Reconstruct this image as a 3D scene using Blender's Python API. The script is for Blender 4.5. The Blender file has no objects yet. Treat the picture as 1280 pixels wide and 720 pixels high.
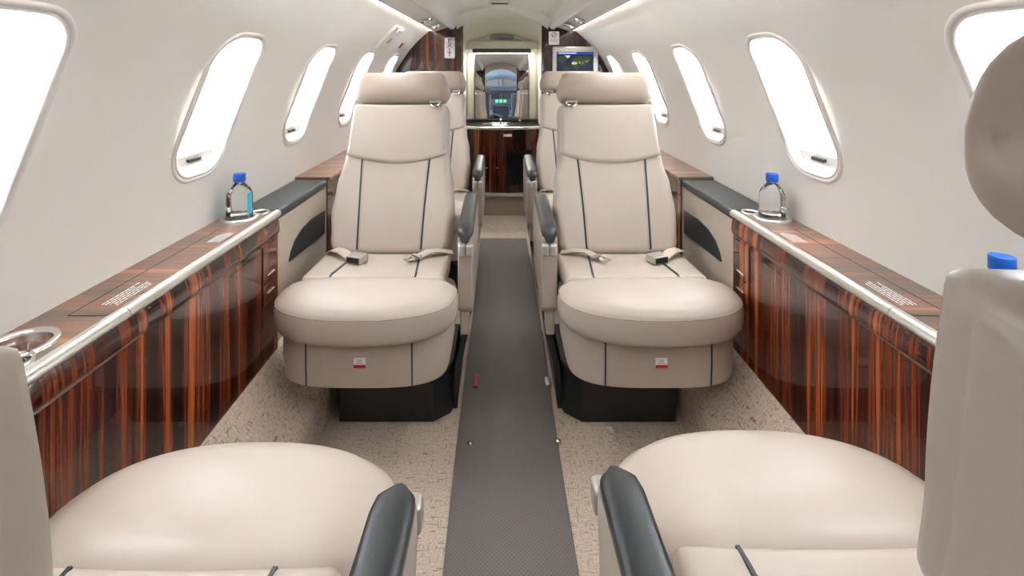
import bpy, bmesh, math, random
from mathutils import Vector, Matrix
from mathutils.geometry import delaunay_2d_cdt
random.seed(7)
SC = bpy.context.scene
COL = SC.collection
PI = math.pi

# ------------------------------------------------------------------ camera, world, exposure
CAMX, CAMH = -0.018, 1.18
cam_d = bpy.data.cameras.new('camera'); cam = bpy.data.objects.new('camera', cam_d); COL.objects.link(cam)
cam.location = (CAMX, 0, CAMH); cam.rotation_euler = (PI / 2, 0, 0)
cam_d.sensor_width = 36; cam_d.lens = 36 * 620 / 1280
cam_d.shift_x = 15 / 1280; cam_d.shift_y = -275 / 1280
cam_d.clip_start = 0.01
SC.camera = cam
SC.view_settings.view_transform = 'Standard'; SC.view_settings.look = 'None'
SC.view_settings.gamma = 1; SC.view_settings.use_curve_mapping = False
SC.view_settings.exposure = 2.5
w = bpy.data.worlds.new('sky'); SC.world = w; w.use_nodes = True
bg = w.node_tree.nodes['Background']; bg.inputs[0].default_value = (0.93, 0.97, 1.0, 1); bg.inputs[1].default_value = 8.8
STRIP_POWER = 1.6        # emission of the ceiling light strips
CABIN_LIGHT = 1.5        # watts of the wash lamps hidden beside the strips
SC.cycles.max_bounces = 12; SC.cycles.diffuse_bounces = 6; SC.cycles.glossy_bounces = 6
SC.cycles.caustics_reflective = False; SC.cycles.caustics_refractive = False
SC.cycles.sample_clamp_indirect = 6

# ------------------------------------------------------------------ cabin dimensions
HC, R = 0.76, 0.885
Y0, Y1 = -1.25, 3.70                 # cabin from the forward to the aft bulkhead
WIN_Y = [0.73, 1.41, 2.07, 2.73, 3.39]
LEDGE = 0.715

# ------------------------------------------------------------------ materials
def new_mat(name):
    m = bpy.data.materials.new(name); m.use_nodes = True
    nt = m.node_tree; return m, nt, nt.nodes['Principled BSDF']
def simple(name, col, rough=0.5, metal=0.0, coat=0.0, noise=None, bump=None, emit=None, estr=0, spec=0.5):
    m, nt, b = new_mat(name)
    b.inputs['Base Color'].default_value = (*col, 1); b.inputs['Roughness'].default_value = rough
    b.inputs['Metallic'].default_value = metal; b.inputs['Coat Weight'].default_value = coat
    b.inputs['Coat Roughness'].default_value = 0.03; b.inputs['Specular IOR Level'].default_value = spec
    tc = nt.nodes.new('ShaderNodeTexCoord')
    if noise:
        sc, amt = noise
        n = nt.nodes.new('ShaderNodeTexNoise'); n.inputs['Scale'].default_value = sc; n.inputs['Detail'].default_value = 3
        nt.links.new(tc.outputs['Object'], n.inputs['Vector'])
        r = nt.nodes.new('ShaderNodeValToRGB')
        r.color_ramp.elements[0].position = 0.3; r.color_ramp.elements[1].position = 0.7
        r.color_ramp.elements[0].color = (*[c * (1 - amt) for c in col], 1)
        r.color_ramp.elements[1].color = (*[min(1, c * (1 + amt)) for c in col], 1)
        nt.links.new(n.outputs['Fac'], r.inputs['Fac']); nt.links.new(r.outputs['Color'], b.inputs['Base Color'])
    if bump:
        sc, st, dist = bump
        n = nt.nodes.new('ShaderNodeTexNoise'); n.inputs['Scale'].default_value = sc; n.inputs['Detail'].default_value = 4
        nt.links.new(tc.outputs['Object'], n.inputs['Vector'])
        bp = nt.nodes.new('ShaderNodeBump'); bp.inputs['Strength'].default_value = st; bp.inputs['Distance'].default_value = dist
        nt.links.new(n.outputs['Fac'], bp.inputs['Height']); nt.links.new(bp.outputs['Normal'], b.inputs['Normal'])
    if emit:
        b.inputs['Emission Color'].default_value = (*emit, 1); b.inputs['Emission Strength'].default_value = estr
    return m

M = {}
M['leather'] = simple('leather', (0.50, 0.432, 0.375), 0.36, noise=(5, 0.02), bump=(320, 0.12, 0.001), spec=0.45)
M['leather_head_shaded'] = simple('leather_head_shaded', (0.42, 0.348, 0.292), 0.38, noise=(5, 0.02), bump=(320, 0.12, 0.001), spec=0.45)  # seat leather darkened for the headrest, shading put into the colour
M['panel_leather'] = simple('panel_leather', (0.52, 0.455, 0.385), 0.45, noise=(4, 0.02), bump=(250, 0.1, 0.001))
M['piping'] = simple('piping', (0.035, 0.04, 0.05), 0.45)
M['stitch'] = simple('stitch', (0.42, 0.33, 0.26), 0.7)
M['black_leather'] = simple('black_leather', (0.028, 0.036, 0.042), 0.33, bump=(260, 0.2, 0.001), spec=0.6)
M['black_base'] = simple('black_base', (0.008, 0.010, 0.013), 0.32, spec=0.5)
M['wall'] = simple('wall', (0.72, 0.695, 0.66), 0.62, noise=(2.0, 0.015), bump=(180, 0.05, 0.001))
M['headliner'] = simple('headliner', (0.68, 0.64, 0.58), 0.6, noise=(2.0, 0.015))
M['psu'] = simple('psu', (0.66, 0.64, 0.60), 0.42)
M['cream'] = simple('cream', (0.70, 0.68, 0.61), 0.4)
M['frame'] = simple('frame', (0.70, 0.67, 0.64), 0.3)
M['chrome'] = simple('chrome', (0.80, 0.79, 0.77), 0.12, metal=1)
M['champagne'] = simple('champagne', (0.56, 0.54, 0.50), 0.28, metal=0.6)
M['dark_metal'] = simple('dark_metal', (0.12, 0.12, 0.12), 0.3, metal=0.8)
M['black'] = simple('black', (0.01, 0.01, 0.012), 0.5)
M['runner'] = None
M['belt'] = simple('belt', (0.55, 0.47, 0.39), 0.7, noise=(300, 0.1))
M['white'] = simple('white', (0.85, 0.84, 0.84), 0.4)
M['white_ink'] = simple('white_ink', (0.85, 0.85, 0.85), 0.5)
M['red'] = simple('red', (0.55, 0.01, 0.03), 0.4)
M['maroon'] = simple('maroon', (0.22, 0.01, 0.10), 0.5)
M['cap_blue'] = simple('cap_blue', (0.006, 0.09, 0.45), 0.35)
M['label_blue'] = simple('label_blue', (0.02, 0.50, 0.72), 0.35)
M['mirror'] = simple('mirror', (0.92, 0.93, 0.92), 0.0, metal=1)
M['cockpit'] = simple('cockpit', (0.30, 0.36, 0.43), 0.6)
M['cockpit_dark'] = simple('cockpit_dark', (0.035, 0.045, 0.06), 0.5)
M['sunshade'] = simple('sunshade', (0.36, 0.36, 0.34), 0.6)
M['green_led'] = simple('green_led', (0.02, 0.1, 0.05), 0.4, emit=(0.2, 0.9, 0.5), estr=0.25)
M['led'] = simple('led', (1, 1, 1), 0.4, emit=(1, 0.96, 0.88), estr=STRIP_POWER)
M['vanity_lamp'] = simple('vanity_lamp', (1, 1, 1), 0.4, emit=(1, 0.97, 0.88), estr=2.5)
M['screen_sea'] = simple('screen_sea', (0.0, 0.0, 0.01), 0.2, emit=(0.0006, 0.001, 0.011), estr=0.6)
M['screen_bar'] = simple('screen_bar', (0.0, 0.0, 0.01), 0.2, emit=(0.005, 0.015, 0.12), estr=0.6)
M['screen_land'] = simple('screen_land', (0.0, 0.01, 0.0), 0.2, emit=(0.010, 0.018, 0.006), estr=0.6)
M['screen_bright'] = simple('screen_bright', (0.0, 0.01, 0.0), 0.2, emit=(0.2, 0.22, 0.07), estr=0.6)
M['screen_white'] = simple('screen_white', (0.0, 0.01, 0.0), 0.2, emit=(0.25, 0.27, 0.28), estr=0.6)

def wood(name, bright=1.0, rough=0.22, seed=0.0, coat=1.0, freq=1.0, axis='y', wall_sheen=0.0):
    m, nt, b = new_mat(name)
    L = nt.links.new
    tc = nt.nodes.new('ShaderNodeTexCoord')
    mp = nt.nodes.new('ShaderNodeMapping')
    s = {'y': (0.35, 26, 0.55), 'x': (26, 0.35, 0.55)}[axis]
    mp.inputs['Scale'].default_value = [c * freq for c in s]
    mp.inputs['Location'].default_value = (seed, seed * 1.7, 0)
    L(tc.outputs['Object'], mp.inputs['Vector'])
    n1 = nt.nodes.new('ShaderNodeTexNoise'); n1.inputs['Scale'].default_value = 1.0; n1.inputs['Detail'].default_value = 4.5
    n1.inputs['Roughness'].default_value = 0.68; n1.inputs['Distortion'].default_value = 0.25
    L(mp.outputs['Vector'], n1.inputs['Vector'])
    r = nt.nodes.new('ShaderNodeValToRGB'); cr = r.color_ramp
    cols = [(0.36, (0.006, 0.002, 0.002)), (0.445, (0.022, 0.004, 0.003)), (0.49, (0.10, 0.013, 0.005)),
            (0.525, (0.25, 0.048, 0.012)), (0.555, (0.045, 0.007, 0.004)), (0.60, (0.42, 0.095, 0.020)), (0.67, (0.56, 0.18, 0.04))]
    if wall_sheen:
        g = (0.20, 0.15, 0.11)  # pale reflection of the bright walls, mixed into the wood colour
        cols = [(p, tuple(c * (1 - wall_sheen) + gg * wall_sheen for c, gg in zip(cc, g))) for p, cc in cols]
    cr.elements[0].position, cr.elements[1].position = cols[0][0], cols[-1][0]
    cr.elements[0].color = (*[c * bright for c in cols[0][1]], 1); cr.elements[1].color = (*[c * bright for c in cols[-1][1]], 1)
    for p, c in cols[1:-1]:
        e = cr.elements.new(p); e.color = (*[k * bright for k in c], 1)
    L(n1.outputs['Fac'], r.inputs['Fac']); L(r.outputs['Color'], b.inputs['Base Color'])
    b.inputs['Roughness'].default_value = rough; b.inputs['Coat Weight'].default_value = coat
    b.inputs['Coat Roughness'].default_value = 0.02; b.inputs['Coat IOR'].default_value = 1.45
    return m
M['wood'] = wood('wood', 0.95, seed=3.1, freq=0.5)
M['wood_top'] = wood('wood_top', 1.25, seed=5.3, wall_sheen=0.50, coat=0.35, freq=0.9, rough=0.3)  # worktop wood with the gloss reflection painted in
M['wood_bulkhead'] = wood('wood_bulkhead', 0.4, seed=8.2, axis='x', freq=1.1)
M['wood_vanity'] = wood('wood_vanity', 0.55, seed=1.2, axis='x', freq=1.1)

def carpet():
    m, nt, b = new_mat('carpet'); L = nt.links.new
    tc = nt.nodes.new('ShaderNodeTexCoord')
    def noise(scale, vec, det=3):
        n = nt.nodes.new('ShaderNodeTexNoise'); n.inputs['Scale'].default_value = scale; n.inputs['Detail'].default_value = det
        L(vec, n.inputs['Vector']); return n
    def ramp(f, a, b_, ca, cb):
        r = nt.nodes.new('ShaderNodeValToRGB'); r.color_ramp.elements[0].position = a; r.color_ramp.elements[1].position = b_
        r.color_ramp.elements[0].color = (*ca, 1); r.color_ramp.elements[1].color = (*cb, 1); L(f, r.inputs['Fac']); return r
    mp = nt.nodes.new('ShaderNodeMapping'); mp.inputs['Scale'].default_value = (34, 210, 60); L(tc.outputs['Object'], mp.inputs['Vector'])
    mq = nt.nodes.new('ShaderNodeMapping'); mq.inputs['Scale'].default_value = (260, 30, 60); L(tc.outputs['Object'], mq.inputs['Vector'])
    base = ramp(noise(170, tc.outputs['Object']).outputs['Fac'], 0.3, 0.7, (0.44, 0.36, 0.29), (0.62, 0.53, 0.44))
    d1 = ramp(noise(1, mp.outputs['Vector'], 2).outputs['Fac'], 0.28, 0.40, (0.42, 0.36, 0.32), (1, 1, 1))
    d2 = ramp(noise(1, mq.outputs['Vector'], 2).outputs['Fac'], 0.27, 0.40, (0.48, 0.42, 0.38), (1, 1, 1))
    def mul(a, c):
        x = nt.nodes.new('ShaderNodeMix'); x.data_type = 'RGBA'; x.blend_type = 'MULTIPLY'; x.inputs['Factor'].default_value = 1
        L(a, x.inputs['A']); L(c, x.inputs['B']); return x.outputs['Result']
    L(mul(mul(base.outputs['Color'], d1.outputs['Color']), d2.outputs['Color']), b.inputs['Base Color'])
    b.inputs['Roughness'].default_value = 0.95; b.inputs['Specular IOR Level'].default_value = 0.1
    bp = nt.nodes.new('ShaderNodeBump'); bp.inputs['Strength'].default_value = 0.7; bp.inputs['Distance'].default_value = 0.004
    L(noise(130, tc.outputs['Object'], 4).outputs['Fac'], bp.inputs['Height']); L(bp.outputs['Normal'], b.inputs['Normal'])
    return m
M['carpet'] = carpet()
def runner_mat():
    m, nt, b = new_mat('runner'); L = nt.links.new
    tc = nt.nodes.new('ShaderNodeTexCoord')
    outs = []
    for rot in (PI / 4, -PI / 4):
        mp = nt.nodes.new('ShaderNodeMapping'); mp.inputs['Rotation'].default_value = (0, 0, rot); mp.inputs['Scale'].default_value = (1, 1, 1)
        L(tc.outputs['Object'], mp.inputs['Vector'])
        wv = nt.nodes.new('ShaderNodeTexWave'); wv.inputs['Scale'].default_value = 42; wv.bands_direction = 'X'
        L(mp.outputs['Vector'], wv.inputs['Vector']); outs.append(wv.outputs['Fac'])
    mx = nt.nodes.new('ShaderNodeMath'); mx.operation = 'MAXIMUM'; L(outs[0], mx.inputs[0]); L(outs[1], mx.inputs[1])
    r = nt.nodes.new('ShaderNodeValToRGB'); r.color_ramp.elements[0].position = 0.5; r.color_ramp.elements[1].position = 1.0
    r.color_ramp.elements[0].color = (0.125, 0.108, 0.105, 1); r.color_ramp.elements[1].color = (0.18, 0.158, 0.153, 1)
    L(mx.outputs[0], r.inputs['Fac']); L(r.outputs['Color'], b.inputs['Base Color'])
    bp = nt.nodes.new('ShaderNodeBump'); bp.inputs['Strength'].default_value = 0.3; bp.inputs['Distance'].default_value = 0.001
    L(mx.outputs[0], bp.inputs['Height']); L(bp.outputs['Normal'], b.inputs['Normal'])
    b.inputs['Roughness'].default_value = 0.55
    return m
M['runner'] = runner_mat()
def shade_mat():
    m = bpy.data.materials.new('shade_fabric'); m.use_nodes = True; nt = m.node_tree; nt.nodes.clear(); L = nt.links.new
    o = nt.nodes.new('ShaderNodeOutputMaterial'); d = nt.nodes.new('ShaderNodeBsdfDiffuse'); t = nt.nodes.new('ShaderNodeBsdfTranslucent')
    d.inputs['Color'].default_value = (0.85, 0.85, 0.85, 1); t.inputs['Color'].default_value = (0.92, 0.94, 0.96, 1)
    x = nt.nodes.new('ShaderNodeMixShader'); x.inputs[0].default_value = 0.45
    L(d.outputs[0], x.inputs[1]); L(t.outputs[0], x.inputs[2]); L(x.outputs[0], o.inputs['Surface']); return m
M['shade'] = shade_mat()
def clear_mat(name, col, ior=1.33):
    m, nt, b = new_mat(name)
    b.inputs['Base Color'].default_value = (*col, 1); b.inputs['Transmission Weight'].default_value = 1
    b.inputs['Roughness'].default_value = 0.02; b.inputs['IOR'].default_value = ior; return m
M['clear'] = clear_mat('clear_plastic', (0.96, 0.98, 1.0), 1.25)
M['glass'] = clear_mat('glass', (0.9, 0.95, 1.0), 1.05)

# ------------------------------------------------------------------ object helpers
def finish(bm, angle=38):
    bmesh.ops.recalc_face_normals(bm, faces=bm.faces)
    for f in bm.faces: f.smooth = True
    for e in bm.edges:
        if len(e.link_faces) == 2 and e.calc_face_angle(0) > math.radians(angle): e.smooth = False
def obj(name, bm, mat, parent=None, recalc=True, angle=38):
    if recalc: finish(bm, angle)
    me = bpy.data.meshes.new(name); bm.to_mesh(me); bm.free()
    o = bpy.data.objects.new(name, me); COL.objects.link(o)
    me.materials.append(M[mat] if isinstance(mat, str) else mat)
    if parent: o.parent = parent
    if len(me.polygons) < 500:
        wn = o.modifiers.new('normals', 'WEIGHTED_NORMAL'); wn.keep_sharp = True; wn.weight = 60
    return o
def tag(o, label, cat, group=None):
    o['label'] = label; o['category'] = cat
    if group: o['group'] = group
    return o
def thing(name, label, cat, loc=(0, 0, 0), rotz=0, group=None):
    o = bpy.data.objects.new(name, None); COL.objects.link(o); o.location = loc; o.rotation_euler = (0, 0, rotz)
    o.empty_display_size = 0.05
    return tag(o, label, cat, group)
def struct(name, bm, mat, parent=None, recalc=True, angle=38):
    o = obj(name, bm, mat, parent, recalc, angle)
    if not parent: o['kind'] = 'structure'
    return o
def NB(): return bmesh.new()
def box(bm, c, s, bev=0.0, seg=2, rot=None):
    r = bmesh.ops.create_cube(bm, size=1)
    vs = r['verts']
    for v in vs: v.co = Vector((v.co.x * s[0], v.co.y * s[1], v.co.z * s[2]))
    if bev:
        es = list({e for v in vs for e in v.link_edges})
        out = bmesh.ops.bevel(bm, geom=es, offset=bev, segments=seg, profile=0.5, affect='EDGES')
        vs = list({v for f in out['faces'] for v in f.verts} | {v for v in vs if v.is_valid})
    mt = Matrix.Translation(Vector(c)) @ (rot if rot else Matrix())
    for v in vs: v.co = mt @ v.co
    return bm
def B(c, s, bev=0.0, seg=2, rot=None): return box(NB(), c, s, bev, seg, rot)
def grid_faces(bm, rows, closed_u=False, closed_v=False, cap=False):
    V = [[bm.verts.new(p) for p in row] for row in rows]
    nv = len(V); nu = len(V[0])
    for j in range(nv - (0 if closed_v else 1)):
        for i in range(nu - (0 if closed_u else 1)):
            a, b, c, d = V[j][i], V[j][(i + 1) % nu], V[(j + 1) % nv][(i + 1) % nu], V[(j + 1) % nv][i]
            bm.faces.new((a, b, c, d))
    if cap:
        bm.faces.new(V[0][::-1]); bm.faces.new(V[-1])
    return V
def lathe(profile, c=(0, 0, 0), n=32, sx=1, sy=1, power=2.0, cap=True):
    bm = NB(); rows = []
    for r, z in profile:
        row = []
        for i in range(n):
            a = 2 * PI * i / n; ca, sa = math.cos(a), math.sin(a)
            k = (abs(ca) ** power + abs(sa) ** power) ** (-1 / power)
            row.append((c[0] + r * k * ca * sx, c[1] + r * k * sa * sy, c[2] + z))
        rows.append(row)
    grid_faces(bm, rows, closed_u=True, cap=cap); return bm
def tube(bm, pts, rad, n=10, sq=(1, 1)):
    pts = [Vector(p) for p in pts]; rows = []
    for i, p in enumerate(pts):
        t = (pts[min(i + 1, len(pts) - 1)] - pts[max(i - 1, 0)]).normalized()
        up = Vector((0, 0, 1)) if abs(t.z) < 0.95 else Vector((0, 1, 0))
        a = t.cross(up).normalized(); b = a.cross(t).normalized()
        rr = rad[i] if isinstance(rad, (list, tuple)) else rad
        rows.append([p + a * math.cos(2 * PI * k / n) * rr * sq[0] + b * math.sin(2 * PI * k / n) * rr * sq[1] for k in range(n)])
    grid_faces(bm, rows, closed_u=True, cap=True); return bm
def extrude_poly(pts, a, b, axis='y', bev=0.0):
    """pts in the plane perpendicular to axis, prism from a to b"""
    bm = NB()
    def P(p, t): return {'y': (p[0], t, p[1]), 'x': (t, p[0], p[1]), 'z': (p[0], p[1], t)}[axis]
    A = [bm.verts.new(P(p, a)) for p in pts]; Bv = [bm.verts.new(P(p, b)) for p in pts]
    n = len(pts)
    bm.faces.new(A); bm.faces.new(Bv[::-1])
    for i in range(n): bm.faces.new((A[i], Bv[i], Bv[(i + 1) % n], A[(i + 1) % n]))
    if bev:
        bmesh.ops.recalc_face_normals(bm, faces=bm.faces)
        bmesh.ops.bevel(bm, geom=[e for e in bm.edges if e.calc_face_angle(0) > 0.5], offset=bev, segments=2, profile=0.5, affect='EDGES')
    return bm
def strip_profile(prof, ya, yb, ny=2, x_sign=1):
    """open profile [(x,h)] swept along y"""
    bm = NB(); rows = []
    for j in range(ny):
        y = ya + (yb - ya) * j / (ny - 1)
        rows.append([(x_sign * x, y, h) for x, h in prof])
    grid_faces(bm, rows); return bm
def text_mesh(s, size, depth=0.0005, align='CENTER', spacing=1.0, line=1.0):
    cu = bpy.data.curves.new('writing', 'FONT'); cu.body = s; cu.size = size; cu.extrude = depth
    cu.align_x = align; cu.align_y = 'CENTER'; cu.space_character = spacing; cu.space_line = line; cu.resolution_u = 3
    cu.offset = size * 0.02
    o = bpy.data.objects.new('writing', cu); COL.objects.link(o)
    dg = bpy.context.evaluated_depsgraph_get(); me = bpy.data.meshes.new_from_object(o.evaluated_get(dg))
    COL.objects.unlink(o); bpy.data.objects.remove(o); bpy.data.curves.remove(cu)
    bm = NB(); bm.from_mesh(me); bpy.data.meshes.remove(me); return bm
def xf(bm, mat):
    bmesh.ops.transform(bm, matrix=mat, verts=bm.verts); return bm

# ------------------------------------------------------------------ cabin shell
def wall_pt(side, y, t, off=0.0):
    """t = arc length above the horizontal through the cylinder centre"""
    a = t / R; r = R + off
    return Vector((side * r * math.cos(a), y, HC + r * math.sin(a)))
T_BOT = -R * math.asin((HC - 0.30) / R); T_TOP = R * math.asin((1.468 - HC) / R)
WT0, WT1 = 0.118, 0.540            # window opening along the arc
WHW, WR = 0.118, 0.085
def win_loop(yc, grow=0.0, n=9):
    hw, r = WHW + grow, WR + grow; t0, t1 = WT0 - grow, WT1 + grow
    pts = []
    for (cy, ct, a0) in ((yc + hw - r, t1 - r, 0), (yc - hw + r, t1 - r, PI / 2), (yc - hw + r, t0 + r, PI), (yc + hw - r, t0 + r, 1.5 * PI)):
        for k in range(n):
            a = a0 + PI / 2 * k / (n - 1); pts.append((cy + r * math.cos(a), ct + r * math.sin(a)))
    return pts
def build_wall(name, side):
    pts = []; edges = []; holes = []
    ny, nt_ = 100, 28
    loops = [win_loop(y) for y in WIN_Y]
    def inside(p, grow):
        for y in WIN_Y:
            hw, r = WHW + grow, WR + grow
            dy, dt = abs(p[0] - y), abs(p[1] - (WT0 + WT1) / 2)
            hh = (WT1 - WT0) / 2 + grow
            if dy < hw and dt < hh:
                ex, et = dy - (hw - r), dt - (hh - r)
                if ex <= 0 or et <= 0 or ex * ex + et * et < r * r: return True
        return False
    for i in range(ny + 1):
        for j in range(nt_ + 1):
            p = (Y0 + (Y1 - Y0) * i / ny, T_BOT + (T_TOP - T_BOT) * j / nt_)
            if not inside(p, 0.014): pts.append(Vector(p))
    for lp in loops:
        k0 = len(pts); pts += [Vector(p) for p in lp]
        edges += [(k0 + i, k0 + (i + 1) % len(lp)) for i in range(len(lp))]
    vo, eo, fo, *_ = delaunay_2d_cdt(pts, edges, [], 0, 1e-6)
    faces = []
    for f in fo:
        c = sum((vo[i] for i in f), Vector((0, 0))) / len(f)
        if not inside((c.x, c.y), -0.0015): faces.append(f[::-1] if side > 0 else f)
    me = bpy.data.meshes.new(name)
    me.from_pydata([wall_pt(side, v.x, v.y) for v in vo], [], faces)
    for p in me.polygons: p.use_smooth = True
    nr = [-(Vector((side * math.cos(v.y / R), 0, math.sin(v.y / R)))) for v in vo]
    me.normals_split_custom_set_from_vertices(nr)
    me.materials.append(M['wall'])
    o = bpy.data.objects.new(name, me); COL.objects.link(o); o['kind'] = 'structure'; return o
build_wall('wall_right', 1); build_wall('wall_left', -1)

def build_window(idx, side, yc):
    bm = NB(); n = 0
    # raised frame: rings (grow, radial offset outward+ / inward-)
    rings = [(0.017, 0.002), (0.015, -0.003), (0.011, -0.005), (0.007, -0.004), (0.004, -0.001), (0.001, -0.004), (-0.003, -0.003), (-0.008, 0.008), (-0.010, 0.035), (-0.010, 0.070)]
    grid_faces(bm, [[wall_pt(side, y, t, off) for y, t in win_loop(yc, g)] for g, off in rings], closed_u=True)
    w_ = obj('window_%d' % idx, bm, 'frame', angle=60); w_['kind'] = 'structure'
    # pleated shade
    bm = NB(); rows = []
    t0, t1 = WT0 + 0.052, WT1 + 0.012; npl = 20
    for k in range(npl * 2 + 1):
        t = t0 + (t1 - t0) * k / (npl * 2); off = 0.034 + (0.006 if k % 2 else 0.0)
        rows.append([wall_pt(side, yc + s * (WHW + 0.006), t, off) for s in (-1, 1)])
    grid_faces(bm, rows)
    obj('shade', bm, 'shade', w_, angle=5)
    # bottom bar and latch
    bm = NB()
    A = [(t0 + 0.001, 0.024), (t0 + 0.001, 0.046), (t0 - 0.027, 0.046), (t0 - 0.027, 0.020)]
    grid_faces(bm, [[wall_pt(side, yc + s * (WHW + 0.006), t, o_) for t, o_ in A] for s in (-1, 1)], closed_u=True, cap=True)
    bar = obj('shade_bar', bm, 'frame', w_, angle=30)
    bm = NB()
    A = [(t0 - 0.008, 0.014), (t0 - 0.008, 0.024), (t0 - 0.016, 0.023), (t0 - 0.016, 0.012)]
    grid_faces(bm, [[wall_pt(side, yc + s * 0.028, t, o_) for t, o_ in A] for s in (-1, 1)], closed_u=True, cap=True)
    obj('latch', bm, 'dark_metal', bar, angle=30)
    # the outer pane below the shade
    bm = NB()
    grid_faces(bm, [[wall_pt(side, yc + s * (WHW - 0.005), WT0 + 0.01 + (WT1 - WT0 - 0.02) * k / 8, 0.064) for s in (-1, 1)] for k in range(9)])
    obj('pane', bm, 'shade', w_)
i = 1
for side in (-1, 1):
    for y in WIN_Y:
        build_window(i, side, y); i += 1

# floor: aisle level and the raised, sloping sides
fp = [(-0.83, 0.36), (-0.745, 0.275), (-0.66, 0.155), (-0.635, 0.130), (-0.615, 0.118), (-0.602, 0.105), (-0.596, 0.085), (-0.594, 0.05), (-0.592, 0.012), (-0.585, 0.0)]
prof = fp + [(-x, h) for x, h in fp[::-1]]
struct('floor', strip_profile(prof, Y0 - 0.05, 4.0, 40), 'carpet', angle=60)
# runner
rb = NB(); rows = []
for k in range(60):
    y = -1.2 + (3.42 + 1.2) * k / 59
    wob = 0.004 * math.sin(y * 3.1); dz = 0.0
    if 1.9 < y < 2.4: dz = 0.004 * math.sin((y - 1.9) / 0.5 * PI)
    rows.append([(0.009 - 0.159 + wob, y, 0.001), (0.009 - 0.157 + wob, y, 0.006 + dz), (0.009 + 0.157 + wob, y, 0.006 + dz), (0.009 + 0.159 + wob, y, 0.001)])
grid_faces(rb, rows, closed_u=True, cap=True)
tag(obj('aisle_runner', rb, 'runner', angle=80), 'grey textured protective runner laid along the aisle carpet', 'rug')

# ceiling centre, rail and service panels
def arch(x): return 1.625 - 0.75 * x * x
cp = [(0.395, 1.492), (0.40, 1.478), (0.385, 1.468), (0.365, 1.470), (0.350, 1.485), (0.345, 1.505), (0.335, arch(0.335) - 0.01)]
centre = [(x / 20.0 * 0.33, arch(x / 20.0 * 0.33)) for x in range(19, -20, -1)]
struct('ceiling', strip_profile(centre[:1] and [(0.336, arch(0.336) - 0.012)] + centre + [(-0.336, arch(0.336) - 0.012)], Y0, Y1 + 0.02, 40), 'headliner', angle=60)
n_tr = 1
for s in (1, -1):
    struct('trim_%d' % n_tr, strip_profile([(0.405, 1.50)] + cp, Y0, Y1, 12, s), 'psu', angle=60); n_tr += 1
    struct('trim_%d' % n_tr, strip_profile([(0.512, 1.452), (0.508, 1.449), (0.46, 1.466), (0.402, 1.484), (0.398, 1.50)], Y0, Y1, 12, s), 'psu', angle=30); n_tr += 1
    struct('trim_%d' % n_tr, strip_profile([(0.560, 1.452), (0.536, 1.468), (0.533, 1.464), (0.530, 1.50)], Y0, Y1, 12, s), 'headliner', angle=30); n_tr += 1
    # roof backing that closes the lamp trough
    struct('trim_%d' % n_tr, strip_profile([(0.60, 1.50), (0.50, 1.505), (0.33, 1.60)], Y0, Y1, 3, s), 'headliner'); n_tr += 1
    t = thing('light_strip', 'long white light strip along the %s ceiling panel' % ('right' if s > 0 else 'left'), 'light', (s * 0.523, 1.22, 1.458), 0, 'ceiling light strips')
    obj('diffuser', B((0, 0, 0.004), (0.022, 4.9, 0.010), 0.003), 'led', t)
    obj('channel', B((0, 0, 0.016), (0.026, 4.92, 0.010)), 'psu', t)
    L = bpy.data.lights.new('strip_lamp', 'AREA'); L.shape = 'RECTANGLE'; L.size = 0.02; L.size_y = 4.8; L.energy = CABIN_LIGHT; L.color = (1, 0.98, 0.96); L.spread = math.radians(115)
    lo = bpy.data.objects.new('lamp', L); COL.objects.link(lo); lo.parent = t; lo.location = (0, 0, -0.004)
# reading lights + air outlets in the service panels
def spot(s, x, y, label, nm, cat):
    t = thing(nm, label, cat, (s * x, y, 1.449 + (0.46 - x) * -0.3 + 0.016), 0, 'ceiling %s' % nm.replace('_', ' ') + 's')
    t.rotation_euler = (0, s * 0.31, 0)
    obj('bezel', lathe([(0.0, 0.004), (0.034, 0.004), (0.037, -0.002), (0.034, -0.008), (0.026, -0.006), (0.024, 0.0), (0.0, 0.0)], sy=1.5), 'chrome', t)
    obj('nozzle', lathe([(0.0, 0.0), (0.020, 0.0), (0.019, -0.010), (0.013, -0.017), (0.006, -0.018), (0.005, -0.010), (0.0, -0.010)], sy=1.3), 'chrome', t)
for s, nm in ((-1, 'left'), (1, 'right')):
    spot(s, 0.450, 2.92, 'chrome reading light in the %s ceiling panel, nearer one of its pair' % nm, 'reading_light', 'reading light')
    spot(s, 0.440, 3.28, 'chrome air outlet in the %s ceiling panel, nearer the wooden bulkhead' % nm, 'air_outlet', 'air vent')

# emergency exit handle cover and placard on the left wall
t = thing('exit_handle_cover', 'beige emergency exit handle cover with square recess on left wall', 'handle cover', (0, 0, 0))
def wall_patch(side, ya, yb, ta, tb, off0, off1, taper=0.0, nt_=6):
    bm = NB(); rows = []
    for k in range(nt_ + 1):
        f = k / nt_; tt = ta + (tb - ta) * f; e = taper * (1 - f)
        rows.append([wall_pt(side, ya - e, tt, off0), wall_pt(side, ya + 0.006 - e, tt, off1), wall_pt(side, yb - 0.006 + e, tt, off1), wall_pt(side, yb + e, tt, off0)])
    grid_faces(bm, rows, closed_u=True, cap=True); return bm
obj('cover', wall_patch(-1, 2.73, 2.96, 0.575, 0.74, 0.01, -0.014, 0.012), 'headliner', t)
obj('lever', wall_patch(-1, 2.80, 2.90, 0.705, 0.732, -0.010, -0.026), 'frame', t)
obj('recess', wall_patch(-1, 2.815, 2.885, 0.62, 0.660, -0.0125, -0.0155), 'stitch', t)
tag(obj('exit_placard', wall_patch(-1, 3.27, 3.33, 0.60, 0.64, 0.002, -0.003), 'maroon'), 'small dark maroon placard on left wall beside exit handle cover', 'sign')

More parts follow.
